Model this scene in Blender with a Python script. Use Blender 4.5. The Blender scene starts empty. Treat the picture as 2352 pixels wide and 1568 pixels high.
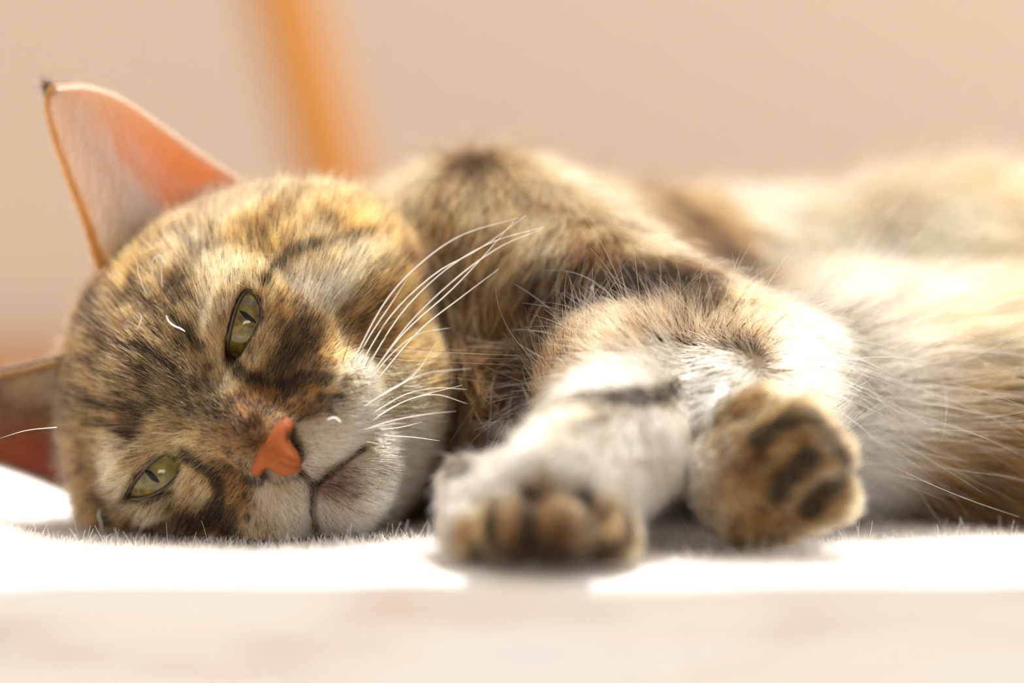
import bpy, math
import numpy as np
from mathutils import Vector
from mathutils.bvhtree import BVHTree

rng = np.random.default_rng(7)
scene = bpy.context.scene
COL = scene.collection
DENS = 1.0                       # fur density

# ------------------------------------------------------------------ camera
FPX = 100.0 / 36.0 * 2352.0      # focal length in pixels of the photograph
CAM = np.array([0.0, -0.65, 0.0638])
PITCH = math.atan(184.0 / FPX)
cd = bpy.data.cameras.new('camera')
cd.lens = 100.0
cd.sensor_width = 36.0
cd.clip_start = 0.02
cd.clip_end = 50.0
cd.dof.use_dof = True
cd.dof.focus_distance = 0.648
cd.dof.aperture_fstop = 2.6
cam = bpy.data.objects.new('camera', cd)
cam.location = CAM
cam.rotation_euler = (math.pi / 2 - PITCH, 0, 0)
COL.objects.link(cam)
scene.camera = cam

# ------------------------------------------------------------------ light
scene.view_settings.view_transform = 'Standard'
scene.view_settings.look = 'None'
scene.view_settings.gamma = 1.0
scene.view_settings.use_curve_mapping = False
scene.view_settings.exposure = 0.14
w = bpy.data.worlds.new('sky')
scene.world = w
w.use_nodes = True
w.node_tree.nodes['Background'].inputs[0].default_value = (1.0, 0.985, 0.97, 1)
w.node_tree.nodes['Background'].inputs[1].default_value = 1.0
sd = bpy.data.lights.new('sun', 'SUN')
sd.energy = 6.0
sd.angle = math.radians(0.6)
sd.color = (1.0, 0.95, 0.87)
sun = bpy.data.objects.new('sun', sd)
SUN_DIR = Vector((0.16, 0.10, 0.98)).normalized()      # towards the sun: high, behind the cat
sun.rotation_euler = SUN_DIR.to_track_quat('Z', 'Y').to_euler()
sun.location = SUN_DIR * 3
COL.objects.link(sun)
ad = bpy.data.lights.new('right_fill_light', 'AREA')        # added lamp, no window there: grades the back wall from the right
ad.shape = 'RECTANGLE'
ad.size = 0.9
ad.size_y = 1.2
ad.energy = 12.0
ad.color = (1.0, 0.97, 0.95)
al = bpy.data.objects.new('right_fill_light', ad)
al.location = (1.5, 0.25, 0.45)
al.rotation_euler = (Vector((1.5, 0.25, 0.45)) - Vector((0.45, 0.75, 0.1))).to_track_quat('Z', 'Y').to_euler()
COL.objects.link(al)

fd = bpy.data.lights.new('front_fill_light', 'AREA')  # added lamp behind the camera: eye catchlight and front fill
fd.shape = 'RECTANGLE'
fd.size = 0.42
fd.size_y = 0.16
fd.energy = 2.0
fd.color = (1.0, 0.93, 0.84)
fl = bpy.data.objects.new('front_fill_light', fd)
fl.location = (-0.10, -1.485, -0.06)
fl.rotation_euler = (math.radians(90), 0, 0)
COL.objects.link(fl)


# ------------------------------------------------------------------ helpers
def at(px, py, y_cm):
    """point of the scene on the line of sight of a photo pixel, at depth y (cm behind the eyes)"""
    d = np.array([(px - 1176.0) / FPX, 0, 0]) + (784.0 - py) / FPX * np.array([0, math.sin(PITCH), math.cos(PITCH)]) \
        + np.array([0, math.cos(PITCH), -math.sin(PITCH)])
    t = (y_cm * 0.01 - CAM[1]) / d[1]
    return CAM + d * t


def ray(px, py):
    d = at(px, py, 0) - CAM
    return d / np.linalg.norm(d)


def unit(v):
    return v / np.maximum(np.linalg.norm(v, axis=-1, keepdims=True), 1e-9)


def mesh_obj(name, verts, faces, mat=None, parent=None, smooth=True, cols=None):
    me = bpy.data.meshes.new(name)
    verts = np.asarray(verts, dtype=np.float32)
    if isinstance(faces, np.ndarray) and faces.ndim == 2:
        n = faces.shape[1]
        me.vertices.add(len(verts))
        me.vertices.foreach_set('co', verts.ravel())
        me.loops.add(faces.size)
        me.loops.foreach_set('vertex_index', faces.ravel().astype(np.int32))
        me.polygons.add(len(faces))
        me.polygons.foreach_set('loop_start', np.arange(0, faces.size, n, dtype=np.int32))
        me.update(calc_edges=True)
        me.validate()
    else:
        me.from_pydata([tuple(map(float, v)) for v in verts], [], faces)
        me.update()
    if smooth:
        me.polygons.foreach_set('use_smooth', np.ones(len(me.polygons), dtype=bool))
    if cols is not None:
        a = me.color_attributes.new('col', 'FLOAT_COLOR', 'POINT')
        c4 = np.ones((len(verts), 4), dtype=np.float32)
        c4[:, :3] = cols
        a.data.foreach_set('color', c4.ravel())
    o = bpy.data.objects.new(name, me)
    COL.objects.link(o)
    if mat:
        me.materials.append(mat)
    if parent:
        o.parent = parent
    return o


def curves_obj(name, P, R, C, mat, parent=None):
    """P (N,K,3) strand points, R (N,K) radii, C (N,K,3) colours -> one hair curves object"""
    N, K, _ = P.shape
    hc = bpy.data.hair_curves.new(name)
    hc.add_curves([K] * N)
    hc.attributes['position'].data.foreach_set('vector', np.ascontiguousarray(P, dtype=np.float32).ravel())
    ra = hc.attributes.get('radius') or hc.attributes.new('radius', 'FLOAT', 'POINT')
    ra.data.foreach_set('value', np.ascontiguousarray(R, dtype=np.float32).ravel())
    ca = hc.attributes.new('col', 'FLOAT_COLOR', 'POINT')
    c4 = np.ones((N, K, 4), dtype=np.float32)
    c4[..., :3] = C
    ca.data.foreach_set('color', c4.ravel())
    hc.materials.append(mat)
    o = bpy.data.objects.new(name, hc)
    COL.objects.link(o)
    if parent:
        o.parent = parent
    return o


def tube(pts, rad, seg=6):
    """tapered tube through points -> verts, faces"""
    pts = np.asarray(pts, float)
    n = len(pts)
    rad = np.broadcast_to(np.asarray(rad, float), (n,))
    tang = unit(np.gradient(pts, axis=0))
    up = np.array([0.0, 1.0, 0.15])
    V, F = [], []
    for i in range(n):
        a = unit(np.cross(tang[i], up))
        b = np.cross(tang[i], a)
        for k in range(seg):
            th = 2 * math.pi * k / seg
            V.append(pts[i] + rad[i] * (math.cos(th) * a + math.sin(th) * b))
    for i in range(n - 1):
        for k in range(seg):
            F.append((i * seg + k, i * seg + (k + 1) % seg, (i + 1) * seg + (k + 1) % seg, (i + 1) * seg + k))
    F.append(tuple(range(seg))[::-1])
    F.append(tuple((n - 1) * seg + k for k in range(seg)))
    return V, F


def smooth_line(pts, n):
    """Catmull-Rom through the points"""
    p = np.asarray(pts, float)
    p = np.vstack([2 * p[0] - p[1], p, 2 * p[-1] - p[-2]])
    out = []
    m = len(p) - 3
    for s in np.linspace(0, m - 1e-6, n):
        i = int(s)
        t = s - i
        a, b, c, d = p[i:i + 4]
        out.append(0.5 * (2 * b + (c - a) * t + (2 * a - 5 * b + 4 * c - d) * t * t + (3 * b - a - 3 * c + d) * t ** 3))
    return np.array(out)


_lat = rng.random((32, 32, 32)).astype(np.float32)


def noise(P, scale, off=0.0):
    """smooth value noise 0..1 of 3-D points"""
    q = P / scale + off
    i = np.floor(q).astype(int)
    f = q - i
    f = f * f * (3 - 2 * f)
    r = 0
    for dx in (0, 1):
        for dy in (0, 1):
            for dz in (0, 1):
                wgt = (f[:, 0] if dx else 1 - f[:, 0]) * (f[:, 1] if dy else 1 - f[:, 1]) * (f[:, 2] if dz else 1 - f[:, 2])
                r = r + wgt * _lat[(i[:, 0] + dx) % 32, (i[:, 1] + dy) % 32, (i[:, 2] + dz) % 32]
    return r


# ------------------------------------------------------------------ materials
def new_mat(name):
    m = bpy.data.materials.new(name)
    m.use_nodes = True
    nt = m.node_tree
    b = nt.nodes.get('Principled BSDF')
    return m, nt, b


def plain(name, col, rough=0.6, noise_scale=None, col2=None, coat=0.0, bump=0.0, stretch=(1, 1, 1)):
    m, nt, b = new_mat(name)
    b.inputs['Base Color'].default_value = (*col, 1)
    b.inputs['Roughness'].default_value = rough
    b.inputs['Coat Weight'].default_value = coat
    if noise_scale:
        tc = nt.nodes.new('ShaderNodeTexCoord')
        mp = nt.nodes.new('ShaderNodeMapping')
        mp.inputs['Scale'].default_value = stretch
        nz = nt.nodes.new('ShaderNodeTexNoise')
        nz.inputs['Scale'].default_value = noise_scale
        nz.inputs['Detail'].default_value = 4
        rp = nt.nodes.new('ShaderNodeMix')
        rp.data_type = 'RGBA'
        rp.inputs[6].default_value = (*col, 1)
        rp.inputs[7].default_value = (*(col2 or col), 1)
        nt.links.new(tc.outputs['Object'], mp.inputs[0])
        nt.links.new(mp.outputs[0], nz.inputs['Vector'])
        nt.links.new(nz.outputs['Fac'], rp.inputs[0])
        nt.links.new(rp.outputs[2], b.inputs['Base Color'])
        if bump:
            bp = nt.nodes.new('ShaderNodeBump')
            bp.inputs['Strength'].default_value = bump
            bp.inputs['Distance'].default_value = 0.002
            nt.links.new(nz.outputs['Fac'], bp.inputs['Height'])
            nt.links.new(bp.outputs[0], b.inputs['Normal'])
    return m


def attr_mat(name, rough=0.7, spec=0.3, trans=0.0, coat=0.0):
    m, nt, b = new_mat(name)
    a = nt.nodes.new('ShaderNodeAttribute')
    a.attribute_name = 'col'
    nt.links.new(a.outputs['Color'], b.inputs['Base Color'])
    b.inputs['Roughness'].default_value = rough
    b.inputs['Specular IOR Level'].default_value = spec
    b.inputs['Coat Weight'].default_value = coat
    if trans:
        t = nt.nodes.new('ShaderNodeBsdfTranslucent')
        mx = nt.nodes.new('ShaderNodeMixShader')
        mx.inputs[0].default_value = trans
        nt.links.new(a.outputs['Color'], t.inputs[0])
        nt.links.new(b.outputs[0], mx.inputs[1])
        nt.links.new(t.outputs[0], mx.inputs[2])
        nt.links.new(mx.outputs[0], nt.nodes['Material Output'].inputs[0])
    return m


def hair_mat(name, rough=0.35, radial=0.5, coat=0.0):
    m = bpy.data.materials.new(name)
    m.use_nodes = True
    nt = m.node_tree
    nt.nodes.clear()
    out = nt.nodes.new('ShaderNodeOutputMaterial')
    a = nt.nodes.new('ShaderNodeAttribute')
    a.attribute_name = 'col'
    h = nt.nodes.new('ShaderNodeBsdfHairPrincipled')
    h.parametrization = 'COLOR'
    nt.links.new(a.outputs['Color'], h.inputs['Color'])
    h.inputs['Roughness'].default_value = rough
    h.inputs['Radial Roughness'].default_value = radial
    h.inputs['IOR'].default_value = 1.25
    nt.links.new(h.outputs[0], out.inputs[0])
    return m


M_FUR = hair_mat('cat_fur')
M_SKIN = attr_mat('cat_skin', 0.8, 0.1)
M_WHISKER = plain('whisker_white', (0.9, 0.88, 0.84), 0.35)
M_WHISKER_DARK = plain('whisker_black', (0.02, 0.015, 0.012), 0.35)

# ------------------------------------------------------------------ setting
def box(name, lo, hi, mat, parent=None, bev=0.0):
    x0, y0, z0 = lo
    x1, y1, z1 = hi
    V = [(x0, y0, z0), (x1, y0, z0), (x1, y1, z0), (x0, y1, z0), (x0, y0, z1), (x1, y0, z1), (x1, y1, z1), (x0, y1, z1)]
    F = [(0, 3, 2, 1), (4, 5, 6, 7), (0, 1, 5, 4), (1, 2, 6, 5), (2, 3, 7, 6), (3, 0, 4, 7)]
    o = mesh_obj(name, V, F, mat, parent, smooth=False)
    if bev:
        b = o.modifiers.new('bevel', 'BEVEL')
        b.width = bev
        b.segments = 3
    return o


FLOOR_Z = -0.45
WALL_Y = 0.78
m_wall = plain('beige_plaster', (0.63, 0.515, 0.42), 0.9, 60, (0.66, 0.54, 0.445), bump=0.15)
o = box('wall_back', (-1.6, WALL_Y, FLOOR_Z), (1.9, WALL_Y + 0.12, 0.95), m_wall)
o['kind'] = 'structure'
m_wall_pale = plain('pale_plaster', (0.62, 0.545, 0.46), 0.9, 60, (0.66, 0.58, 0.50), bump=0.15)
m_floor = plain('terracotta_floor', (0.42, 0.39, 0.345), 0.6, 14, (0.46, 0.425, 0.38))
o = box('floor', (-1.6, -1.5, FLOOR_Z - 0.05), (1.9, WALL_Y + 0.12, FLOOR_Z), m_floor)
o['kind'] = 'structure'
for nm, lo_, hi_ in (('wall_front', (-1.72, -1.62, FLOOR_Z - 0.05), (2.02, -1.5, 1.3)), ('wall_left', (-1.72, -1.5, FLOOR_Z - 0.05), (-1.6, WALL_Y + 0.12, 0.95)),
                     ('wall_right', (1.9, -1.5, FLOOR_Z - 0.05), (2.02, WALL_Y + 0.12, 0.95))):
    o = box(nm, lo_, hi_, m_wall_pale)
    o['kind'] = 'structure'
m_trim = plain('orange_wood_trim', (0.58, 0.22, 0.03), 0.45, 6, (0.48, 0.17, 0.02), stretch=(1, 8, 8))
o = box('trim_1', (-1.6, WALL_Y - 0.018, -0.09), (1.9, WALL_Y + 0.001, 0.016), m_trim, bev=0.005)
o['kind'] = 'structure'

# leaning wooden pole: foot on the floor, head against the wall
m_pole = plain('varnished_orange_wood', (0.50, 0.195, 0.022), 0.4, 5, (0.44, 0.165, 0.018), stretch=(10, 10, 1))
pa, pb = at(655, 0, 52), at(757, 380, 50)
dirp = unit(pa - pb)
dirp[1] = 0.26
foot = pb + dirp * ((FLOOR_Z + 0.008 - pb[2]) / dirp[2])
head = pb + dirp * ((0.62 - pb[2]) / dirp[2])
ax = unit(head - foot)
sx = unit(np.cross(ax, np.array([0, -1.0, 0])))
sy = np.cross(ax, sx)
V, F = [], []
prof = []
hw, hd, cr = 0.0135, 0.011, 0.005
for (cx_, cy_, a0) in ((hw - cr, hd - cr, 0), (-hw + cr, hd - cr, 90), (-hw + cr, -hd + cr, 180), (hw - cr, -hd + cr, 270)):
    for k in range(4):
        th = math.radians(a0 + 30 * k)
        prof.append((cx_ + cr * math.cos(th), cy_ + cr * math.sin(th)))
rings = [(0.0, 0.8), (0.004, 1.0), (0.5, 1.0), (0.996, 1.0), (1.0, 0.8)]
for (s, sc) in rings:
    c = foot + (head - foot) * s
    for (u, v) in prof:
        V.append(c + sc * (u * sx + v * sy))
n = len(prof)
for i in range(len(rings) - 1):
    for k in range(n):
        F.append((i * n + k, i * n + (k + 1) % n, (i + 1) * n + (k + 1) % n, (i + 1) * n + k))
F.append(tuple(range(n))[::-1])
F.append(tuple((len(rings) - 1) * n + k for k in range(n)))
o = mesh_obj('wooden_pole', V, F, m_pole)
o['label'] = 'orange varnished wooden pole leaning in front of the beige wall behind the cat'
o['category'] = 'pole'

# ------------------------------------------------------------------ bench + blanket
EDGE_Y = -0.056                 # front edge of the resting surface
m_bench = plain('bench_wood', (0.35, 0.2, 0.1), 0.6, 8, (0.28, 0.15, 0.07), stretch=(1, 6, 6))
bench = bpy.data.objects.new('bench', None)
bench.location = (0.05, 0.1, FLOOR_Z)
COL.objects.link(bench)
bench['label'] = 'low wooden bench hidden under the white blanket the cat lies on'
bench['category'] = 'bench'


def child_box(name, lo, hi, mat, parent, bev=0.0):
    c = np.array(parent.location)
    return box(name, np.array(lo) - c, np.array(hi) - c, mat, parent, bev)


child_box('seat', (-0.42, EDGE_Y + 0.016, -0.06), (0.52, 0.33, -0.009), m_bench, bench, 0.006)
for lx in (-0.41, 0.46):
    for ly in (EDGE_Y + 0.03, 0.27):
        child_box('leg', (lx, ly, FLOOR_Z + 0.0005), (lx + 0.05, ly + 0.05, -0.06), m_bench, bench, 0.004)


def blanket_z(x, y):
    """small lumps of the blanket top; flat where the cat lies"""
    bump = 0.006 * np.exp(-(((x + 0.122) / 0.010) ** 2 + ((y + 0.006) / 0.014) ** 2))
    rip = 0.0009 * np.sin(x * 55 + 1.3 * np.sin(y * 60)) * np.sin(y * 48 + x * 22)
    return bump + rip - 0.0008


xs = np.linspace(-0.44, 0.54, 260)
prof_s = []                      # (kind, y, z) along the drape
for y in np.linspace(0.345, EDGE_Y + 0.004, 110):
    prof_s.append((y, 0.0, 1.0))
for k in range(1, 9):            # rounded edge
    th = math.pi / 2 * k / 8
    prof_s.append((EDGE_Y + 0.004 - 0.004 * math.sin(th), -0.004 + 0.004 * math.cos(th), 1 - k / 8))
for z in np.linspace(-0.006, -0.16, 50):
    prof_s.append((EDGE_Y, z, 0.0))
V = []
for (y, z, wt) in prof_s:
    zz = z + blanket_z(xs, y) * wt
    fold = (1 - wt) * (0.002 * np.sin(xs * 38 + 0.6) + 0.0012 * np.sin(xs * 90 + z * 40)) * min(1.0, -z / 0.03)
    V.append(np.stack([xs, np.full_like(xs, y) - fold - 0.0035 * (1 - wt), zz], 1))
V = np.concatenate(V)
nx, ny = len(xs), len(prof_s)
ii, jj = np.meshgrid(np.arange(ny - 1), np.arange(nx - 1), indexing='ij')
q0 = (ii * nx + jj).ravel()
Fq = np.stack([q0, q0 + nx, q0 + nx + 1, q0 + 1], 1)
m, nt, b = new_mat('white_fleece')
tc = nt.nodes.new('ShaderNodeTexCoord')
mp = nt.nodes.new('ShaderNodeMapping')
mp.inputs['Scale'].default_value = (14, 30, 62)
nz = nt.nodes.new('ShaderNodeTexNoise')
nz.inputs['Scale'].default_value = 1.0
nz.inputs['Detail'].default_value = 2
rp = nt.nodes.new('ShaderNodeValToRGB')
e = rp.color_ramp.elements
e[0].position = 0.30
e[0].color = (0.70, 0.63, 0.61, 1)
e[1].position = 0.72
e[1].color = (0.70, 0.75, 0.83, 1)
for pos, c in ((0.42, (0.78, 0.765, 0.76, 1)), (0.50, (0.80, 0.80, 0.80, 1)), (0.60, (0.80, 0.825, 0.86, 1))):
    k = e.new(pos)
    k.color = c
nt.links.new(tc.outputs['Object'], mp.inputs[0])
nt.links.new(mp.outputs[0], nz.inputs['Vector'])
nt.links.new(nz.outputs['Fac'], rp.inputs[0])
nt.links.new(rp.outputs[0], b.inputs['Base Color'])
b.inputs['Roughness'].default_value = 0.95
b.inputs['Sheen Weight'].default_value = 0.2
M_FLEECE = m
blanket = mesh_obj('fleece_blanket', V, Fq, M_FLEECE)
blanket['label'] = 'white fuzzy fleece blanket under the tabby cat with its front edge hanging down'
blanket['category'] = 'blanket'
sol = blanket.modifiers.new('thickness', 'SOLIDIFY')
sol.thickness = 0.004
sol.offset = -1.0

# blanket pile
nb = 70000
bx = rng.uniform(-0.135, 0.155, nb)
by = rng.uniform(EDGE_Y - 0.001, 0.06, nb)
bz = blanket_z(bx, by)
edge = by < EDGE_Y + 0.004
bz[edge] = -0.004 + np.sqrt(np.maximum(0, 0.004 ** 2 - (EDGE_Y + 0.004 - by[edge]) ** 2)) - 0.0003
root = np.stack([bx, by, bz], 1)
L = rng.uniform(0.0008, 0.0022, nb) * np.where(rng.random(nb) < 0.02, 2.2, 1.0)
d0 = unit(np.stack([rng.normal(0, 0.5, nb), rng.normal(0, 0.5, nb), np.ones(nb)], 1))
d1 = unit(d0 + rng.normal(0, 0.8, (nb, 3)))
t = np.linspace(0, 1, 4)[None, :, None]
P = root[:, None] + L[:, None, None] * (d0[:, None] * t + 0.5 * d1[:, None] * t * t)
P[:, :, 2] -= 0.0004
Rr = np.broadcast_to(np.linspace(0.00006, 0.00003, 4), (nb, 4))
cb = np.array([0.90, 0.87, 0.83]) * rng.uniform(0.85, 1.0, (nb, 1))
tint = rng.random(nb)
cb[tint < 0.05] = (0.85, 0.6, 0.58)
cb[tint > 0.95] = (0.62, 0.68, 0.78)
m_pile = attr_mat('fleece_pile', 0.9, 0.1, 0.4)
o = curves_obj('pile', P, Rr, np.repeat(cb[:, None], 4, 1), m_pile, blanket)
o['kind'] = 'stuff'

# ------------------------------------------------------------------ the cat: frames
cat = bpy.data.objects.new('cat', None)
COL.objects.link(cat)
cat['label'] = 'brown tabby cat with green eyes lying on its side on the white blanket, forepaws forward'
cat['category'] = 'cat'
YAW = math.radians(7)
O = at(459, 920, 0.0)
R0 = np.array([0.505, 0, 0.863])
U = np.array([-0.863, 0, 0.505])
F0 = np.array([0, -1.0, 0])
FW = F0 * math.cos(YAW) - R0 * math.sin(YAW)
RT = R0 * math.cos(YAW) + F0 * math.sin(YAW)
FR = np.stack([RT, U, FW])


def face(r, u, f):
    return O + 0.01 * (r * RT + u * U + f * FW)


def to_face(P):
    return (P - O) @ FR.T * 100.0


def face_px(px, py, f):
    """face coordinates (cm) of a pixel on the plane f"""
    d = ray(px, py)
    t = np.dot(face(0, 0, f) - CAM, FW) / np.dot(d, FW)
    return to_face(CAM + d * t)


EYE_R = 1.05
EYE_C = [np.array([-2.03, 0.0, -0.98]), np.array([2.03, 0.0, -0.98])]
EYE_LINE = [
    [(287, 1143), (305, 1108), (324, 1085), (341, 1067), (363, 1047), (391, 1037), (412, 1041), (424, 1052), (419, 1073),
     (407, 1096), (390, 1114), (363, 1133), (330, 1144), (306, 1146)],
    [(569, 662), (588, 676), (600, 699), (603, 721), (595, 749), (581, 776), (563, 803), (550, 828), (538, 834), (523, 815),
     (522, 787), (529, 749), (538, 716), (549, 688), (560, 671)],
]


def soft_loop(line, n=72, width=2.0):
    p = smooth_line([(x, y, 0) for x, y in line + [line[0]]], n + 1)[:-1, :2]
    k = np.exp(-0.5 * (np.arange(-8, 9) / width) ** 2)
    k /= k.sum()
    return sum(wt * np.roll(p, i - 8, axis=0) for i, wt in enumerate(k))


EYE_LINE = [[tuple(p) for p in soft_loop(ln_)] for ln_ in EYE_LINE]
INNER = [(424, 1052), (538, 834)]


def eye_sphere_points(k, line, rad):
    out = []
    c = face(*EYE_C[k])
    for px, py in line:
        d = ray(px, py)
        oc = CAM - c
        bq = np.dot(oc, d)
        disc = bq * bq - (np.dot(oc, oc) - (rad * 0.01) ** 2)
        out.append(CAM + d * (-bq - math.sqrt(max(disc, 0))))
    return np.array(out)


EYE_POLY = [np.array([p for p in to_face(eye_sphere_points(k, EYE_LINE[k], EYE_R))])[:, :2] for k in (0, 1)]


def poly_sdf(p, poly):
    """signed distance to a 2-D polygon, negative inside"""
    d = np.full(len(p), 1e9)
    inside = np.zeros(len(p), bool)
    n = len(poly)
    for i in range(n):
        a, b = poly[i], poly[(i + 1) % n]
        e = b - a
        wv = p - a
        h = np.clip((wv @ e) / (e @ e), 0, 1)
        d = np.minimum(d, np.sum((wv - h[:, None] * e) ** 2, 1))
        c = ((a[1] <= p[:, 1]) & (b[1] > p[:, 1])) | ((b[1] <= p[:, 1]) & (a[1] > p[:, 1]))
        xi = a[0] + (p[:, 1] - a[1]) / (e[1] if abs(e[1]) > 1e-9 else 1e-9) * e[0]
        inside ^= c & (p[:, 0] < xi)
    d = np.sqrt(d)
    return np.where(inside, -d, d)


# ------------------------------------------------------------------ the cat: signed distance body (cm)
def s_ell(p, c, r):
    q = (p - np.asarray(c)) / np.asarray(r)
    k0 = np.sqrt(np.sum(q * q, 1)) + 1e-6
    q = q / np.asarray(r)
    k1 = np.sqrt(np.sum(q * q, 1)) + 1e-6
    return k0 * (k0 - 1) / k1


def s_cone(p, a, b, ra, rb):
    a, b = np.asarray(a, float), np.asarray(b, float)
    ba = b - a
    pa_ = p - a
    h = np.clip((pa_ @ ba) / (ba @ ba), 0, 1)
    return np.sqrt(np.sum((pa_ - h[:, None] * ba) ** 2, 1)) - (ra + (rb - ra) * h)


def smin(a, b, k):
    h = np.clip(0.5 + 0.5 * (b - a) / k, 0, 1)
    return b + (a - b) * h - k * h * (1 - h)


def smax(a, b, k):
    return -smin(-a, -b, k)


MOUTH = [[(688, 1088), (715, 1117)], [(715, 1117), (740, 1105), (770, 1082), (800, 1060), (830, 1040)],
         [(715, 1117), (712, 1150), (711, 1185), (716, 1225)]]
MOUTH_F = [[face_px(x, y, 0.9)[:2] for x, y in ln] for ln in MOUTH]


def sdf_head(P):
    q = to_face(P)
    d = s_ell(q, (0, 0.3, -3.6), (4.3, 3.45, 3.5))
    for s in (-1, 1):
        d = smin(d, s_ell(q, (s * 2.7, -0.9, -3.2), (2.75, 2.8, 2.7)), 0.8)
        d = smin(d, s_ell(q, (s * 1.9, 0.35, -1.2), (1.35, 1.15, 1.25)), 0.5)       # brow and lids
        d = smin(d, s_ell(q, (s * 2.1, -0.95, -1.2), (1.3, 0.9, 1.2)), 0.5)          # cheek bone
    d = smin(d, s_ell(q, (0, -2.6, -3.0), (3.3, 2.55, 2.6)), 0.8)                     # jowls
    d = smin(d, s_ell(q, (1.0, -3.7, -2.6), (2.6, 1.5, 2.2)), 0.8)
    d = smin(d, s_cone(q, (0, 1.0, -1.2), (0.05, -1.40, 0.50), 1.25, 0.75), 0.7)     # bridge of the nose
    d = smin(d, s_ell(q, (0.08, -1.9, 0.68), (0.72, 0.55, 0.62)), 0.35)
    for s in (-1, 1):
        d = smin(d, s_ell(q, (s * 1.5, -1.75, -0.75), (1.35, 1.2, 1.1)), 0.6)
        d = smin(d, s_ell(q, (s * 0.95, -0.95, -0.45), (0.85, 0.95, 0.75)), 0.6)     # beside the bridge
        d = smin(d, s_ell(q, (s * 1.15 + 0.05, -2.75, -0.12), (1.45, 0.95, 1.15)), 0.55)  # whisker pads
    d = smin(d, s_ell(q, (0.05, -3.95, -0.40), (1.45, 0.95, 0.95)), 0.5)              # chin
    d2 = np.full(len(q), 1e3)
    for ln in MOUTH_F:
        for a, b in zip(ln[:-1], ln[1:]):
            e = b - a
            h = np.clip(((q[:, :2] - a) @ e) / (e @ e), 0, 1)
            d2 = np.minimum(d2, np.sum((q[:, :2] - a - h[:, None] * e) ** 2, 1))
    d = d + 0.16 * np.exp(-d2 / 0.016) * (q[:, 2] > -0.8)                              # crease of the mouth
    for k in (0, 1):                                                                  # eye openings
        near = np.where((np.abs(q[:, 0] - EYE_C[k][0]) < 1.6) & (np.abs(q[:, 1]) < 1.6) & (q[:, 2] > -1.6))[0]
        if len(near):
            qq = q[near]
            cut = poly_sdf(qq[:, :2], EYE_POLY[k]) - 0.03
            ball = np.sqrt(np.sum((qq - EYE_C[k]) ** 2, 1)) - (EYE_R + 0.03)
            lid = ball - 0.10 - 0.25 * np.clip(cut / 0.6, 0, 1)                        # lids hug the ball
            dd = d[near]
            dd = np.where(cut < 1.0, smin(dd, np.maximum(lid, cut - 0.5), 0.25), dd)
            cut2 = np.maximum(cut, -(qq[:, 2] + 1.3))
            d[near] = smax(smax(dd, -cut2, 0.06), -ball, 0.05)
    return d


def A(px, py, y):
    return at(px, py, y) * 100.0


LIMB_CONES = [                                             # forelegs: pixel, depth cm, radius cm
    (A(1120, 640, 6.0), A(1590, 850, 2.4), 3.1, 2.2),      # shoulder and upper arm
    (A(1590, 850, 2.4), A(1450, 905, 0.6), 2.0, 1.75),     # elbow to forearm
    (A(1450, 905, 0.6), A(1400, 1030, -2.6), 1.75, 1.45),  # forearm coming forward
    (A(1400, 1030, -2.6), A(1290, 1130, -4.4), 1.45, 1.35),
    (A(1720, 880, 2.2), A(1690, 940, 0.4), 1.9, 1.8),      # second foreleg
    (A(1690, 940, 0.4), A(1740, 1060, -1.6), 1.7, 1.45),
]
TOES = []
for (px, py, y, rr) in ((1085, 1195, -4.9, 0.72), (1175, 1190, -5.5, 0.80), (1285, 1190, -5.6, 0.80), (1390, 1210, -5.0, 0.72)):
    TOES.append((A(px, py - 75, y + 1.5), A(px, py + 30, y), rr * 0.9, rr * 0.95))
for (px, py, dx, dy, y, rr) in ((1690, 960, 62, -18, -2.7, 0.58), (1730, 1035, 110, -50, -3.6, 0.68),
                                (1770, 1105, 120, -62, -3.9, 0.68), (1790, 1175, 118, -30, -3.5, 0.62)):
    TOES.append((A(px, py, y + 0.6), A(px + dx, py + dy, y), rr, rr * 0.95))


def sdf_body(P):
    p = P * 100.0
    d = s_cone(p, face(0, -0.5, -4.6) * 100, A(1130, 800, 7.2), 3.6, 4.3)             # neck
    d = smin(d, s_cone(p, A(1130, 790, 7.5), A(1700, 840, 10.5), 4.3, 4.0), 1.2)      # chest, ribs
    d = smin(d, s_cone(p, A(1700, 840, 10.5), A(2180, 815, 10.5), 4.0, 4.5), 1.2)    # loin
    d = smin(d, s_cone(p, A(2180, 815, 10.5), A(2700, 840, 9.5), 4.5, 4.3), 1.0)     # hip
    d = smin(d, s_cone(p, A(2250, 950, 6.0), A(2600, 1010, 4.5), 3.2, 2.9), 1.2)      # thigh
    d = smin(d, s_ell(p, A(1900, 930, 5.2), (3.6, 3.0, 3.0)), 1.2)                    # belly
    d = smin(d, s_ell(p, A(1200, 960, 4.2), (2.6, 2.6, 3.3)), 1.0)                    # breast
    return d


def sdf_legs(P):
    p = P * 100.0
    d = None
    for (a, b, ra, rb) in LIMB_CONES:
        e = s_cone(p, a, b, ra, rb)
        d = e if d is None else smin(d, e, 0.5)
    pw = s_ell(p, A(1240, 1160, -4.1), (1.85, 1.5, 0.95))
    pw = smin(pw, s_ell(p, A(1745, 1110, -2.6), (1.45, 1.2, 1.35)), 0.2)
    d = smin(d, pw, 0.5)
    t_ = None
    for (a, b, ra, rb) in TOES:
        e = s_cone(p, a, b, ra, rb)
        t_ = e if t_ is None else smin(t_, e, 0.10)
    return smin(d, t_, 0.18)


def sdf(P):
    d = smin(sdf_body(P), sdf_head(P), 0.5)
    d = smin(d, sdf_legs(P), 0.35)
    return smax(d, 0.05 - P[:, 2] * 100.0, 0.25)          # rests on the blanket


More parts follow.
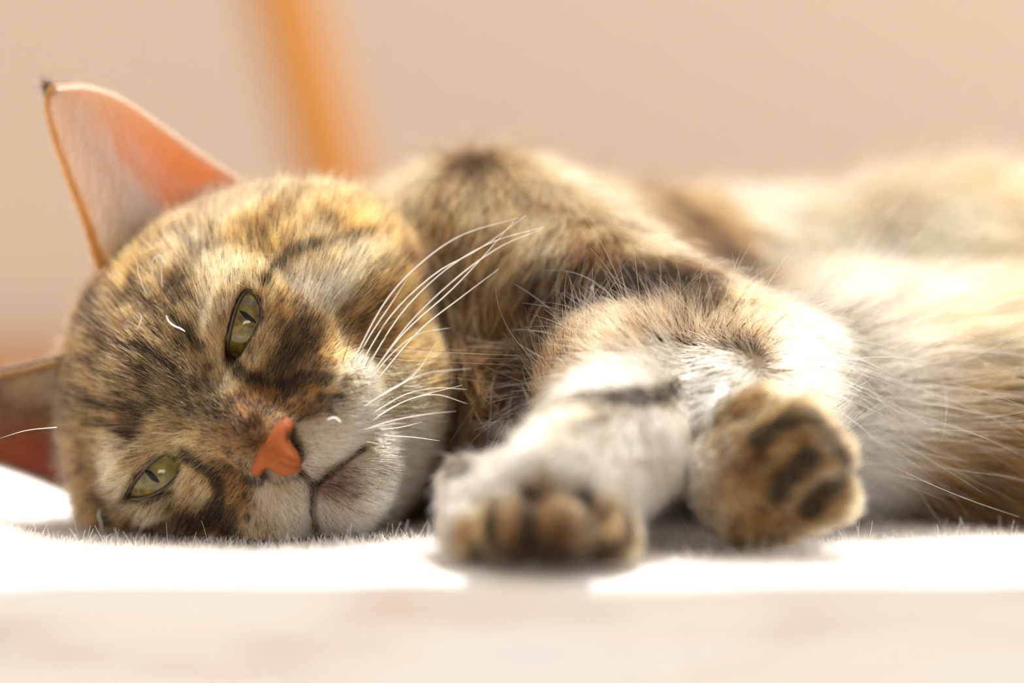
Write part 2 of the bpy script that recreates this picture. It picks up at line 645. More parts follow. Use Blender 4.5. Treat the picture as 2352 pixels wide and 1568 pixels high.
def polygonise(fn, lo, hi, h, blk=16, margin=1.35):
    """surface nets of fn (cm) in a box (m); only blocks near the surface are sampled"""
    n = np.ceil((np.array(hi) - np.array(lo)) / h / blk).astype(int) * blk + 1
    lo = np.array(lo, float)
    D = np.ones(n, np.float32)
    nb_ = (n - 1) // blk
    bi = np.stack(np.meshgrid(*[np.arange(k) for k in nb_], indexing='ij'), -1).reshape(-1, 3)
    cen = lo + (bi + 0.5) * blk * h
    dc = fn(cen)
    rad = blk * h * 100 * 0.87 * margin
    loc = np.stack(np.meshgrid(*[np.arange(blk + 1)] * 3, indexing='ij'), -1).reshape(-1, 3)
    near = np.abs(dc) < rad
    for b0 in bi[(~near) & (dc < 0)]:
        s = b0 * blk
        D[s[0]:s[0] + blk + 1, s[1]:s[1] + blk + 1, s[2]:s[2] + blk + 1] = -1
    todo = bi[near]
    for c0 in range(0, len(todo), 80):
        bs = todo[c0:c0 + 80] * blk
        idx = (bs[:, None, :] + loc[None]).reshape(-1, 3)
        D[idx[:, 0], idx[:, 1], idx[:, 2]] = fn(lo + idx * h)
    S = (D < 0)
    cnt = np.zeros(np.array(D.shape) - 1, np.uint8)
    for a in (0, 1):
        for b in (0, 1):
            for c in (0, 1):
                cnt += S[a:D.shape[0] - 1 + a, b:D.shape[1] - 1 + b, c:D.shape[2] - 1 + c]
    act = (cnt > 0) & (cnt < 8)
    idx = np.argwhere(act)
    vid = np.full(act.shape, -1, np.int32)
    vid[act] = np.arange(len(idx))
    acc = np.zeros((len(idx), 3))
    num = np.zeros(len(idx))
    corners = [np.array(c) for c in np.ndindex(2, 2, 2)]
    for ca in corners:
        for axis in range(3):
            if ca[axis]:
                continue
            cb_ = ca.copy()
            cb_[axis] = 1
            da = D[tuple((idx + ca).T)]
            db = D[tuple((idx + cb_).T)]
            cr_ = (da < 0) != (db < 0)
            tt = np.where(cr_, da / np.where(cr_, da - db, 1), 0)
            pt = ca[None] + tt[:, None] * (cb_ - ca)[None]
            acc += pt * cr_[:, None]
            num += cr_
    verts = lo + (idx + acc / num[:, None]) * h
    quads = []
    for axis in range(3):
        u_, v_ = (axis + 1) % 3, (axis + 2) % 3
        sl0 = [slice(None)] * 3
        sl1 = [slice(None)] * 3
        sl0[axis] = slice(0, -1)
        sl1[axis] = slice(1, None)
        a0, a1 = S[tuple(sl0)], S[tuple(sl1)]
        e = np.argwhere(a0 != a1)
        ok = (e[:, u_] > 0) & (e[:, v_] > 0) & (e[:, u_] < act.shape[u_]) & (e[:, v_] < act.shape[v_])
        e = e[ok]
        flip = S[tuple(e.T)]
        du = np.zeros(3, int)
        dv = np.zeros(3, int)
        du[u_] = 1
        dv[v_] = 1
        q = np.stack([vid[tuple((e - du - dv).T)], vid[tuple((e - dv).T)], vid[tuple(e.T)], vid[tuple((e - du).T)]], 1)
        q[~flip] = q[~flip][:, ::-1]
        quads.append(q)
    return verts.astype(np.float32), np.concatenate(quads)


BV, BF = polygonise(sdf, (-0.172, -0.085, -0.004), (0.205, 0.185, 0.112), 0.0009)
tris = np.concatenate([BF[:, [0, 1, 2]], BF[:, [0, 2, 3]]])
bvh = BVHTree.FromPolygons(BV.tolist(), BF.tolist())


def hit(px, py, fallback_y=6.0):
    d = ray(px, py)
    loc_, nor, fi, dist = bvh.ray_cast(Vector(CAM), Vector(d))
    return np.array(loc_) if loc_ is not None else None


# ------------------------------------------------------------------ coat: colours
TAN = (0.50, 0.27, 0.10)
LT = (0.72, 0.48, 0.255)
CREAM = (0.86, 0.64, 0.41)
PEACH = (0.78, 0.48, 0.215)
WHITE = (0.89, 0.78, 0.63)
BR = (0.17, 0.095, 0.045)
OLIVE = (0.25, 0.155, 0.072)
ORBR = (0.34, 0.16, 0.055)
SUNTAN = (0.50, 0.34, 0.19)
RUFF = (0.72, 0.59, 0.44)
UMBER = (0.33, 0.20, 0.09)
NOSEBR = (0.32, 0.16, 0.065)
PINK = (0.92, 0.71, 0.53)
PURP = (0.52, 0.33, 0.25)
DARK = np.array((0.014, 0.009, 0.006))

HEAD_COL = [
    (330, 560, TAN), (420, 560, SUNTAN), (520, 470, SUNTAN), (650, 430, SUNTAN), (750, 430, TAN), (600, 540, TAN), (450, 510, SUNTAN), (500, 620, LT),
    (300, 620, TAN), (230, 640, BR), (200, 700, BR), (150, 760, BR), (280, 700, UMBER), (350, 700, UMBER), (420, 660, UMBER),
    (480, 700, LT), (500, 790, PEACH), (530, 860, PEACH), (420, 800, UMBER), (330, 770, UMBER), (230, 830, OLIVE), (120, 820, BR),
    (60, 870, BR), (150, 930, OLIVE), (250, 880, UMBER), (350, 880, OLIVE), (430, 880, OLIVE), (480, 950, OLIVE), (550, 930, NOSEBR),
    (600, 900, ORBR), (540, 1010, NOSEBR), (590, 980, NOSEBR), (400, 960, OLIVE), (300, 960, BR), (200, 1000, UMBER), (120, 980, UMBER),
    (100, 1100, OLIVE), (150, 1150, OLIVE), (250, 1050, LT), (350, 1010, PEACH), (420, 1015, PEACH), (200, 1090, OLIVE), (230, 1170, OLIVE), (90, 1000, BR), (75, 1150, BR), (110, 1210, BR), (60, 940, BR),
    (330, 1175, LT), (450, 1120, PEACH), (420, 1200, BR), (330, 1220, BR), (500, 1200, BR), (530, 1110, ORBR), (555, 1150, ORBR),
    (630, 1140, (0.93, 0.72, 0.50)), (660, 1190, (0.93, 0.72, 0.50)), (610, 1210, LT), (690, 1220, (0.93, 0.72, 0.50)), (760, 1200, PINK), (850, 1180, PINK), (780, 1120, PURP),
    (900, 1100, (0.93, 0.72, 0.50)), (950, 1000, (0.93, 0.72, 0.50)), (930, 900, LT), (890, 1020, (0.93, 0.72, 0.50)), (760, 1000, (0.93, 0.72, 0.50)), (710, 990, (0.93, 0.72, 0.50)), (800, 1010, (0.93, 0.72, 0.50)),
    (850, 960, (0.93, 0.72, 0.50)), (700, 940, ORBR), (630, 930, ORBR), (800, 870, LT), (850, 860, CREAM), (720, 900, ORBR), (660, 870, BR),
    (600, 870, BR), (600, 760, PEACH), (610, 690, PEACH), (575, 830, PEACH), (650, 690, TAN), (720, 650, CREAM), (770, 650, CREAM),
    (700, 760, BR), (680, 820, BR), (760, 800, TAN), (800, 750, TAN), (850, 700, TAN), (900, 780, TAN), (950, 700, TAN), (900, 650, TAN),
    (850, 580, LT), (750, 590, LT), (800, 500, TAN), (900, 520, TAN), (950, 600, BR), (980, 850, TAN), (960, 780, TAN),
]
BODY_COL = [
    (900, 370, BR), (950, 450, LT), (1000, 550, TAN), (1030, 650, BR), (1060, 720, TAN), (1080, 850, ORBR), (1060, 950, BR),
    (1150, 600, TAN), (1150, 450, LT), (1080, 380, BR), (1200, 380, LT), (1300, 420, LT), (1250, 550, LT), (1400, 500, LT), (1500, 560, LT),
    (1350, 620, ORBR), (1450, 660, BR), (1600, 640, BR), (1700, 700, LT), (1150, 750, ORBR), (1150, 870, ORBR), (1130, 1000, BR),
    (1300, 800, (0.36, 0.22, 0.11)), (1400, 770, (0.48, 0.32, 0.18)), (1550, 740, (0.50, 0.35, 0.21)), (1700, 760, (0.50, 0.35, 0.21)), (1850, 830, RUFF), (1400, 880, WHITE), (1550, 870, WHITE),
    (1300, 960, CREAM), (1450, 980, WHITE), (1650, 900, WHITE), (1550, 1050, WHITE), (1350, 1060, WHITE), (1150, 1080, WHITE),
    (1050, 1150, WHITE), (1480, 1130, WHITE), (1100, 1200, PEACH), (1250, 1180, TAN), (1400, 1200, PEACH), (1240, 1270, BR),
    (1580, 1180, ORBR), (1640, 1050, CREAM), (1720, 960, PEACH), (1680, 1130, LT), (1750, 1080, TAN), (1800, 1030, PEACH), (1850, 1130, LT),
    (1740, 1200, TAN), (1900, 1200, PEACH), (1920, 1050, LT), (1950, 900, RUFF), (1900, 750, RUFF), (2000, 800, RUFF), (2100, 880, RUFF),
    (2000, 1000, WHITE), (2000, 1120, WHITE), (1850, 640, CREAM), (2000, 700, RUFF), (1500, 430, LT), (1600, 480, TAN), (1650, 560, ORBR),
    (1720, 640, BR), (1750, 480, CREAM), (1850, 520, CREAM), (2000, 450, CREAM), (2000, 580, CREAM), (2150, 500, CREAM), (2280, 450, LT),
    (2330, 600, LT), (2200, 650, CREAM), (2150, 780, LT), (2300, 750, LT), (2250, 900, TAN), (2320, 1000, TAN), (2200, 1050, TAN),
    (2300, 1130, ORBR), (2200, 1150, ORBR), (1900, 370, ORBR), (2050, 370, LT), (2250, 370, LT), (1700, 430, TAN),
]
# dark tabby marks, plus shade of gaps painted the same way: pixel polyline on the coat, half width in pixels, strength
MARKS_HEAD = [
    ([(610, 640), (660, 590), (720, 555), (790, 538), (850, 530)], 14, 0.95), ([(820, 680), (870, 620), (930, 560)], 14, 0.6),
    ([(670, 700), (700, 730), (740, 740)], 22, 0.42), ([(645, 740), (660, 790), (640, 830), (690, 800), (730, 770)], 28, 0.42),
    ([(545, 845), (580, 868), (640, 880), (700, 872), (755, 862)], 15, 0.95), ([(540, 815), (545, 850)], 12, 1.0),
    ([(428, 1050), (470, 1075), (500, 1105), (508, 1150)], 16, 0.95), ([(500, 1160), (470, 1195), (430, 1200)], 24, 0.7),
    ([(380, 1205), (330, 1215), (260, 1225)], 18, 0.6), ([(540, 1190), (520, 1220)], 20, 0.6), ([(290, 1152), (340, 1152), (390, 1125)], 8, 0.9),
    ([(150, 712), (185, 728), (215, 732), (240, 740)], 17, 1.0), ([(232, 760), (262, 790), (300, 795)], 12, 0.9), ([(310, 790), (340, 808), (370, 830), (388, 842)], 13, 1.0),
    ([(320, 845), (335, 868), (322, 890), (345, 908), (358, 924)], 11, 0.95), ([(180, 635), (225, 655), (285, 690)], 14, 0.8), ([(170, 670), (160, 700)], 14, 0.8),
    ([(188, 912), (240, 928), (295, 933)], 14, 1.0), ([(295, 940), (318, 952)], 9, 0.8), ([(60, 868), (100, 882), (115, 862), (148, 866)], 15, 0.9), ([(112, 885), (165, 908)], 13, 0.9),
    ([(222, 966), (268, 985), (310, 1003)], 11, 0.95), ([(385, 728), (415, 752), (456, 792)], 13, 1.0), ([(340, 745), (382, 768)], 9, 0.7), ([(40, 905), (95, 925)], 15, 0.8),
    ([(300, 640), (340, 690), (372, 732)], 9, 0.6), ([(230, 850), (260, 868), (285, 870)], 11, 0.7), ([(150, 790), (185, 815), (215, 822)], 13, 0.8), ([(405, 850), (440, 880)], 9, 0.45),
    ([(470, 700), (500, 730)], 7, 0.4), ([(250, 1200), (215, 1215)], 16, 0.7), ([(130, 1030), (190, 1045)], 10, 0.5), ([(90, 1140), (150, 1190)], 14, 0.5),
    ([(735, 915), (736, 916)], 12, 0.9), ([(780, 908), (781, 909)], 11, 0.9), ([(755, 940), (756, 941)], 9, 0.8), ([(790, 880), (800, 872)], 12, 0.8),
    ([(735, 878), (745, 872)], 12, 0.8), ([(572, 1185), (574, 1186)], 12, 0.85), ([(600, 1205), (601, 1206)], 10, 0.6), ([(590, 1160), (591, 1160)], 9, 0.5),
    ([(655, 962), (674, 1000), (690, 1045)], 12, 1.0), ([(667, 1004), (672, 1008)], 15, 1.0), ([(608, 1088), (612, 1094)], 15, 1.0), ([(568, 1100), (604, 1104)], 11, 0.95), ([(600, 1100), (650, 1112), (690, 1095)], 6, 0.5),  # nostril marks paint the depth shade of the openings
    ([(688, 1088), (715, 1117), (740, 1105), (770, 1082), (800, 1060), (830, 1040)], 8, 0.85), ([(715, 1117), (711, 1150), (710, 1185), (716, 1232)], 9, 0.85),
    ([(905, 640), (880, 690), (830, 730)], 16, 0.55), ([(950, 560), (975, 640), (985, 720)], 16, 0.7), ([(600, 470), (680, 490), (760, 480)], 10, 0.3),
    ([(220, 560), (240, 600), (200, 640)], 16, 0.6), ([(470, 830), (500, 880)], 8, 0.3),
]
MARKS_BODY = [
    ([(1240, 665), (1320, 660), (1420, 660), (1520, 650), (1610, 665)], 66, 1.0), ([(1500, 780), (1620, 790), (1740, 800)], 18, 0.6), ([(1190, 820), (1170, 900), (1150, 980)], 34, 0.7), ([(1275, 945), (1330, 920), (1400, 914), (1480, 912), (1560, 895)], 26, 1.0),  # broad band: shoulder stripe deepened by painted gap shade; chest mark: gap shade
    ([(1230, 1000), (1300, 988), (1390, 962)], 13, 0.8), ([(1430, 430), (1520, 460), (1620, 540), (1700, 620), (1760, 680)], 46, 1.0),  # wide band: torso stripe with shade behind the shoulder painted in
    ([(1820, 375), (1950, 378), (2080, 395)], 40, 1.0), ([(860, 360), (930, 350), (1000, 345)], 24, 0.8), ([(950, 500), (985, 580), (1000, 680)], 20, 0.8),
    ([(1020, 700), (1040, 800), (1040, 900), (1050, 1080)], 36, 0.95), ([(1130, 480), (1120, 560)], 14, 0.4), ([(1180, 700), (1200, 780)], 24, 0.6),  # first line: shade of the gap between head and chest, painted dark
    ([(1136, 1145), (1128, 1190), (1125, 1250)], 16, 1.0), ([(1215, 1135), (1212, 1190), (1215, 1260)], 19, 1.0), ([(1338, 1130), (1355, 1185), (1365, 1250)], 19, 1.0),  # gap shade between the toes painted in with the dark fur
    ([(1110, 1275), (1200, 1285), (1300, 1285), (1420, 1270)], 28, 1.0), ([(1440, 1180), (1445, 1240)], 16, 0.7),  # dark along the lower edge of the paw
    ([(1740, 1010), (1790, 975), (1830, 945)], 22, 1.0), ([(1790, 1130), (1815, 1090), (1860, 1050)], 26, 1.0), ([(1860, 1170), (1890, 1130), (1945, 1085)], 28, 1.0),
    ([(1870, 960), (1910, 1000), (1945, 1050)], 24, 0.85), ([(1690, 1240), (1780, 1255), (1850, 1240)], 14, 0.8), ([(1570, 1120), (1590, 1200), (1560, 1250)], 22, 0.85),
    ([(1350, 860), (1450, 835), (1550, 850)], 12, 0.3), ([(1560, 760), (1680, 790), (1760, 820)], 12, 0.35), ([(2200, 1100), (2280, 1060), (2352, 1050)], 14, 0.4),
    ([(1660, 1040), (1640, 1100), (1650, 1180)], 8, 0.35),
]


def table_points(tab):
    pts, val = [], []
    for row in tab:
        h_ = hit(row[0], row[1])
        if h_ is not None:
            pts.append(h_)
            val.append(row[2])
    return np.array(pts), np.array(val, float)


def mark_points(tab):
    pts, wd, st = [], [], []
    for ln, wpx, s in tab:
        m_ = max(2, int(sum(np.hypot(b[0] - a[0], b[1] - a[1]) for a, b in zip(ln[:-1], ln[1:])) / 9))
        sl = smooth_line([(x, y, 0) for x, y in ln], m_)
        for x, y, _ in sl:
            h_ = hit(x, y)
            if h_ is not None:
                pts.append(h_)
                wd.append(wpx * 1.05e-4)
                st.append(s)
    return np.array(pts), np.array(wd), np.array(st)


def idw(P, pts, val, power=4.0):
    out = np.zeros((len(P), val.shape[1]))
    for c0 in range(0, len(P), 40000):
        p = P[c0:c0 + 40000]
        d2 = ((p[:, None, :] - pts[None]) ** 2).sum(2) + 1e-7
        wt = d2 ** (-power / 2)
        out[c0:c0 + 40000] = (wt @ val) / wt.sum(1, keepdims=True)
    return out


def mark_strength(P, mk):
    pts, wd, st = mk
    out = np.zeros(len(P))
    for c0 in range(0, len(P), 40000):
        p = P[c0:c0 + 40000]
        d2 = ((p[:, None, :] - pts[None]) ** 2).sum(2)
        out[c0:c0 + 40000] = (st * np.exp(-(d2 / (wd * wd)) ** 1.3 * 0.8)).max(1)
    return out


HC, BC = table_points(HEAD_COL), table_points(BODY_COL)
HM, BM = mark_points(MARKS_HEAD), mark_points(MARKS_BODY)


def coat(P, is_head):
    """base colour and dark-mark strength of points on the coat"""
    base = np.zeros((len(P), 3))
    dk = np.zeros(len(P))
    for sel, cc, mm in ((is_head, HC, HM), (~is_head, BC, BM)):
        if sel.any():
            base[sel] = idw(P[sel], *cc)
            wob = np.stack([noise(P[sel], 0.004, k * 7.3) for k in range(3)], 1) - 0.5
            dk[sel] = mark_strength(P[sel] + wob * 0.0018, mm)
    return base, dk


# ------------------------------------------------------------------ coat: flow
FLOW = [   # pixel, direction in the picture plane (right, down), length mm, lift deg
    (900, 380, 0.7, -0.2, 12, 30), (950, 480, 0.3, 0.9, 13, 22), (1050, 650, 0.1, 1, 15, 20), (1050, 850, 0, 1, 15, 20), (1150, 450, -0.1, 1, 13, 22),
    (1200, 350, 0.5, 0.3, 11, 30), (1300, 500, -0.2, 1, 12, 20), (1400, 480, 0.1, 1, 11, 20), (1500, 580, 0.1, 1, 10, 18), (1500, 660, 0.1, 1, 9, 15),
    (1650, 650, 0.5, 0.8, 10, 22), (1250, 700, -0.2, 1, 13, 20), (1150, 900, -0.1, 1, 14, 22), (1060, 1000, 0, 1, 12, 20),
    (1230, 850, -0.8, -0.3, 8, 40), (1300, 800, -0.6, -0.7, 8, 40), (1400, 760, -0.5, -0.9, 8, 38), (1550, 730, -0.1, -1, 8, 35), (1700, 740, 0.4, -0.9, 9, 30),
    (1850, 830, 1, -0.1, 11, 28), (1900, 950, 1, 0.1, 14, 28), (1450, 870, -0.9, 0.25, 6, 18), (1600, 880, -0.7, 0.5, 6, 18), (1300, 960, -0.8, 0.5, 7, 25),
    (1220, 1020, -0.8, 0.6, 7, 25), (1350, 1060, -0.5, 0.8, 5, 14), (1500, 1000, -0.2, 1, 6, 14), (1480, 1150, 0.4, 0.9, 6, 20), (1230, 1130, -0.1, 1, 3.5, 14),
    (1230, 1230, 0, 1, 3, 14), (1050, 1150, -0.5, 0.8, 4, 20), (1720, 960, 0.7, -0.1, 5, 18), (1750, 1080, 0.8, -0.4, 4, 14), (1650, 1150, 0, 1, 5, 18),
    (1850, 1130, 0.8, -0.3, 4, 14), (1800, 1210, 0.6, 0.6, 4, 18),
    (1850, 660, 0.6, -0.6, 16, 32), (1950, 720, 0.7, -0.5, 20, 32), (2050, 800, 0.9, -0.2, 24, 28), (2120, 880, 1, 0.05, 24, 26), (2000, 950, 1, 0.1, 20, 26),
    (1980, 1050, 0.9, 0.4, 13, 26), (2000, 1150, 0.6, 0.8, 10, 26), (1700, 480, 0.5, 0.7, 14, 25), (1550, 430, 0.6, 0.6, 12, 25), (1700, 600, 0.4, 0.9, 13, 22),
    (1900, 500, 0.35, 0.9, 17, 22), (2050, 450, 0.5, 0.8, 18, 22), (2250, 450, 0.5, 0.8, 18, 22), (2200, 620, 0.7, 0.6, 19, 20), (2330, 800, 0.9, 0.5, 19, 18),
    (2250, 950, 1, 0.25, 18, 16), (2250, 1120, 1, 0.2, 15, 16), (1900, 350, 0.8, -0.1, 15, 34), (2200, 350, 0.8, -0.1, 16, 34),
]
fp, fv = [], []
for (px, py, dx, dy, ln, lf) in FLOW:
    h_ = hit(px, py)
    if h_ is not None:
        fp.append(h_)
        fv.append((dx / math.hypot(dx, dy), 0.0, -dy / math.hypot(dx, dy), ln, lf))
fp, fv = np.array(fp), np.array(fv)
NOSE = np.array([0.08, -1.7, 1.2])


def vert_normals(V, T):
    fn = np.cross(V[T[:, 1]] - V[T[:, 0]], V[T[:, 2]] - V[T[:, 0]])
    N = np.zeros((len(V), 3))
    for k in range(3):
        for a in range(3):
            N[:, a] += np.bincount(T[:, k], weights=fn[:, a], minlength=len(V))
    return unit(N)


BN = vert_normals(BV.astype(float), tris)
vh = sdf_head(BV)
vb = np.minimum(sdf_body(BV), sdf_legs(BV))
V_HEAD = vh < vb - 0.02

base_v, dk_v = coat(BV.astype(float), V_HEAD)
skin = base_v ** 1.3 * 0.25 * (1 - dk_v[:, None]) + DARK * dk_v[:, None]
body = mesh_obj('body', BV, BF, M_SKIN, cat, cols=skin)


def sample(count, dens_fn):
    v0, v1, v2 = (BV[tris[:, k]].astype(float) for k in range(3))
    area = 0.5 * np.linalg.norm(np.cross(v1 - v0, v2 - v0), axis=1)
    cen = (v0 + v1 + v2) / 3
    wt = area * dens_fn(cen, tris[:, 0])
    cdf = np.cumsum(wt)
    ti = np.searchsorted(cdf, rng.random(count) * cdf[-1])
    a, b = rng.random(count), rng.random(count)
    fl = a + b > 1
    a[fl], b[fl] = 1 - a[fl], 1 - b[fl]
    P = v0[ti] + a[:, None] * (v1 - v0)[ti] + b[:, None] * (v2 - v0)[ti]
    T = tris[ti]
    N = unit(BN[T[:, 0]] * (1 - a - b)[:, None] + BN[T[:, 1]] * a[:, None] + BN[T[:, 2]] * b[:, None])
    return P, N, V_HEAD[T[:, 0]]


def view_weight(cen, vi):
    v = unit(CAM - cen)
    ndv = np.sum(BN[vi] * v, 1)
    wv = np.where(ndv > -0.25, 1.0, 0.25)
    wv = wv * np.where((cen[:, 2] < 0.0015) & (BN[vi][:, 2] < -0.8), 0.02, 1.0)
    return wv * np.where(np.abs(cen[:, 0]) > 0.16, 0.4, 1.0)


def hair_dir(P, N, isH):
    d = np.zeros((len(P), 3))
    ln = np.zeros(len(P))
    lf = np.zeros(len(P))
    if isH.any():
        q = to_face(P[isH])
        v = q - NOSE
        dist = np.linalg.norm(v, axis=1)
        # away from the nose; on the pads and chin swept down and outward
        dirn = v.copy()
        low = np.clip((-2.2 - q[:, 1]) / 0.6, 0, 1) * np.clip((q[:, 2] + 1.5) / 1.0, 0, 1)
        dirn = unit(dirn) + low[:, None] * np.stack([np.sign(q[:, 0] + 0.25) * 0.25, -0.8 * np.ones(len(q)), 0 * dist], 1)
        for k in (0, 1):                                         # part round the eyes
            e = q[:, :2] - EYE_C[k][:2]
            de = np.linalg.norm(e, axis=1)
            wv = np.exp(-((de / 1.25) ** 4)) * 0.9
            sg = -1 if k == 0 else 1
            dirn[:, 0] += wv * (0.75 * sg)
            dirn[:, 1] += wv * 0.5 * np.sign(e[:, 1])
        d[isH] = dirn @ FR
        ln[isH] = np.clip(1.3 + 0.78 * dist, 1.6, 7.5) * 1e-3
        lf[isH] = np.clip(12 + 2.0 * dist, 12, 24)
    if (~isH).any():
        r = idw(P[~isH], fp, fv, 4.0)
        d[~isH] = r[:, :3]
        ln[~isH] = r[:, 3] * 1e-3
        lf[~isH] = r[:, 4]
    return d, ln, lf


def grow(P, N, isH, len_mul=1.0, lift_add=0.0, jitter=0.22, clump=0.0025, clump_amt=0.5, K=6, r0=0.00005, curl=0.15, droop=0.0):
    n_ = len(P)
    d, ln, lf = hair_dir(P, N, isH)
    ln = ln * len_mul * rng.uniform(0.65, 1.15, n_)
    stray = rng.random(n_) < 0.06
    ln = np.where(stray, ln * 1.5, ln)
    lift_add = lift_add + np.where(stray, 14, 0)
    d = d + rng.normal(0, jitter, (n_, 3)) * np.linalg.norm(d, axis=1, keepdims=True)
    tg = unit(d - np.sum(d * N, 1, keepdims=True) * N)
    lift = np.radians(np.clip(lf + lift_add + rng.normal(0, 6, n_), 4, 85))
    t_ = np.linspace(0, 1, K)
    pts = np.zeros((n_, K, 3))
    pts[:, 0] = P - N * 0.0004
    bend = rng.normal(0, curl, (n_, 3))
    for k in range(1, K):
        a = lift * (1.25 - 0.75 * t_[k])
        dv = tg * np.cos(a)[:, None] + N * np.sin(a)[:, None] + bend * t_[k]
        dv[:, 2] -= droop * t_[k]
        pts[:, k] = pts[:, k - 1] + unit(dv) * (ln / (K - 1))[:, None]
    if clump_amt > 0:
        key = np.floor((P + rng.normal(0, clump * 0.25, P.shape)) / clump).astype(np.int64)
        key = key[:, 0] * 73856093 ^ key[:, 1] * 19349663 ^ key[:, 2] * 83492791
        uq, inv, cnt = np.unique(key, return_inverse=True, return_counts=True)
        tip = np.zeros((len(uq), 3))
        for a in range(3):
            tip[:, a] = np.bincount(inv, weights=pts[:, -1, a], minlength=len(uq)) / cnt
        amt = clump_amt * rng.uniform(0.3, 1.0, n_)
        off = tip[inv] - pts[:, -1]
        pts += off[:, None, :] * (amt[:, None] * (t_[None] ** 1.6))[:, :, None]
    for k in range(1, K):                                   # keep strands above the skin
        dd = sdf_head(pts[:, k]) if isH.all() else np.minimum(sdf_body(pts[:, k]), sdf_legs(pts[:, k]))
        pts[:, k] += N * np.clip(0.02 + 0.03 * t_[k] - dd, 0, 0.35)[:, None] * 0.01
    pts[:, :, 2] = np.maximum(pts[:, :, 2], 0.0006 + 0.0005 * rng.random((n_, 1)))
    rad = r0 * rng.uniform(0.75, 1.2, (n_, 1)) * np.interp(t_, [0, 0.6, 1], [1.0, 0.8, 0.2])[None]
    return pts, rad, ln, t_


def keep_face(P, isH):
    q = to_face(P)
    ok = np.ones(len(P), bool)
    for k in (0, 1):
        nearby = (np.abs(q[:, 0] - EYE_C[k][0]) < 1.5) & (np.abs(q[:, 1]) < 1.5) & (q[:, 2] > -2.0)
        idx = np.where(nearby)[0]
        ok[idx] &= poly_sdf(q[idx, :2], EYE_POLY[k]) > 0.06
    nd = s_ell(q, (0.08, -2.14, 1.1), (0.64, 0.40, 0.70))
    return ok & ((nd > 0) | ~isH)


def strand_colour(P, pts, isH, t_, amp=0.45):
    """colour along each strand: the coat pattern where the strand lies, plus ticking and hair-to-hair variation"""
    n_, K = len(P), len(t_)
    ends = []
    streak = 0.5 * (noise(P, 0.0017, 5.3) - 0.5) + np.where(isH, 0.08, 0.45) * (noise(P, 0.0045, 21.1) - 0.5)
    lumv = np.exp(rng.normal(0, amp, (n_, 1)) + 1.5 * streak[:, None])
    warm = np.clip(rng.normal(0, 0.10, (n_, 1)) - 0.5 * streak[:, None], -0.25, 0.3) * np.array((0.0, 0.45, 0.8))
    nz = np.clip(0.20 + (noise(P, 0.0030, 3.1) - 0.5) * 1.6 + (noise(P, 0.0011, 11.7) - 0.5) * 1.4, 0, 1)
    r1, r2, r3 = rng.random(n_), rng.random(n_), rng.uniform(0.6, 1.25, n_)
    for k in (1, K - 2):
        base, dk = coat(pts[:, k], isH)
        base = base ** 1.15 * np.where(isH, 1.25, 1.05)[:, None]
        dk = np.clip(dk * 1.9, 0, 1)
        lum = base.mean(1)
        tick = (r1 < nz * np.clip(1.35 - lum * 1.85, 0.01, 1)) * 0.95        # agouti ticking
        base = np.minimum(base * lumv, np.array((0.93, 0.86, 0.76))) * (1 - warm)
        dkk = np.clip(np.maximum(dk, tick) * r3, 0, 1)
        dkk = np.where((r2 < np.where(isH, 0.16, 0.10)) & ~(tick > 0), dkk * 0.3, dkk)[:, None]
        ends.append(base * (1 - dkk) + DARK * dkk)
    m_ = np.clip((t_ - t_[1]) / (t_[K - 2] - t_[1]), 0, 1)[None, :, None]
    C = ends[0][:, None] * (1 - m_) + ends[1][:, None] * m_
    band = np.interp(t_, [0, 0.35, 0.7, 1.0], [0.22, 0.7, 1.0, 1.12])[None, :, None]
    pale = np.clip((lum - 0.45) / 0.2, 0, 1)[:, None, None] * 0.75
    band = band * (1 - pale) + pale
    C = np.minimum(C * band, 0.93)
    dtip = (rng.random(n_) < 0.25) & (lum < 0.5)
    C[dtip, -1] *= 0.35
    return C


# undercoat and coat of the head
nH = int(165000 * DENS)
P, N, isH = sample(nH, lambda c, vi: view_weight(c, vi) * np.where(V_HEAD[vi], 1.0, 0.0) *
                   (1 + 1.2 * np.exp(-np.linalg.norm(to_face(c) - NOSE, axis=1) / 1.5)))
kp = keep_face(P, isH)
P, N, isH = P[kp], N[kp], isH[kp]
pts, rad, ln, t_ = grow(P, N, isH, clump=0.0016, clump_amt=0.35, r0=0.000062, jitter=0.13, curl=0.12)
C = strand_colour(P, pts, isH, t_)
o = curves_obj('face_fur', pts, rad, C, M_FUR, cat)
o['kind'] = 'stuff'
o['label'] = 'short tabby fur of the face with dark stripes'

# coat of the body and legs
nB = int(130000 * DENS)
P, N, isH = sample(nB, lambda c, vi: view_weight(c, vi) * np.where(V_HEAD[vi], 0.0, 1.0) * np.where(c[:, 1] < 0.015, 1.9, 1.0))
pts, rad, ln, t_ = grow(P, N, isH, clump=0.0040, clump_amt=0.65, r0=0.000092, jitter=0.20, curl=0.14)
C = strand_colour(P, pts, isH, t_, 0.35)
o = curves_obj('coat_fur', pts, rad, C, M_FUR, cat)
o['kind'] = 'stuff'
o['label'] = 'longer tabby fur of body, belly and forelegs'

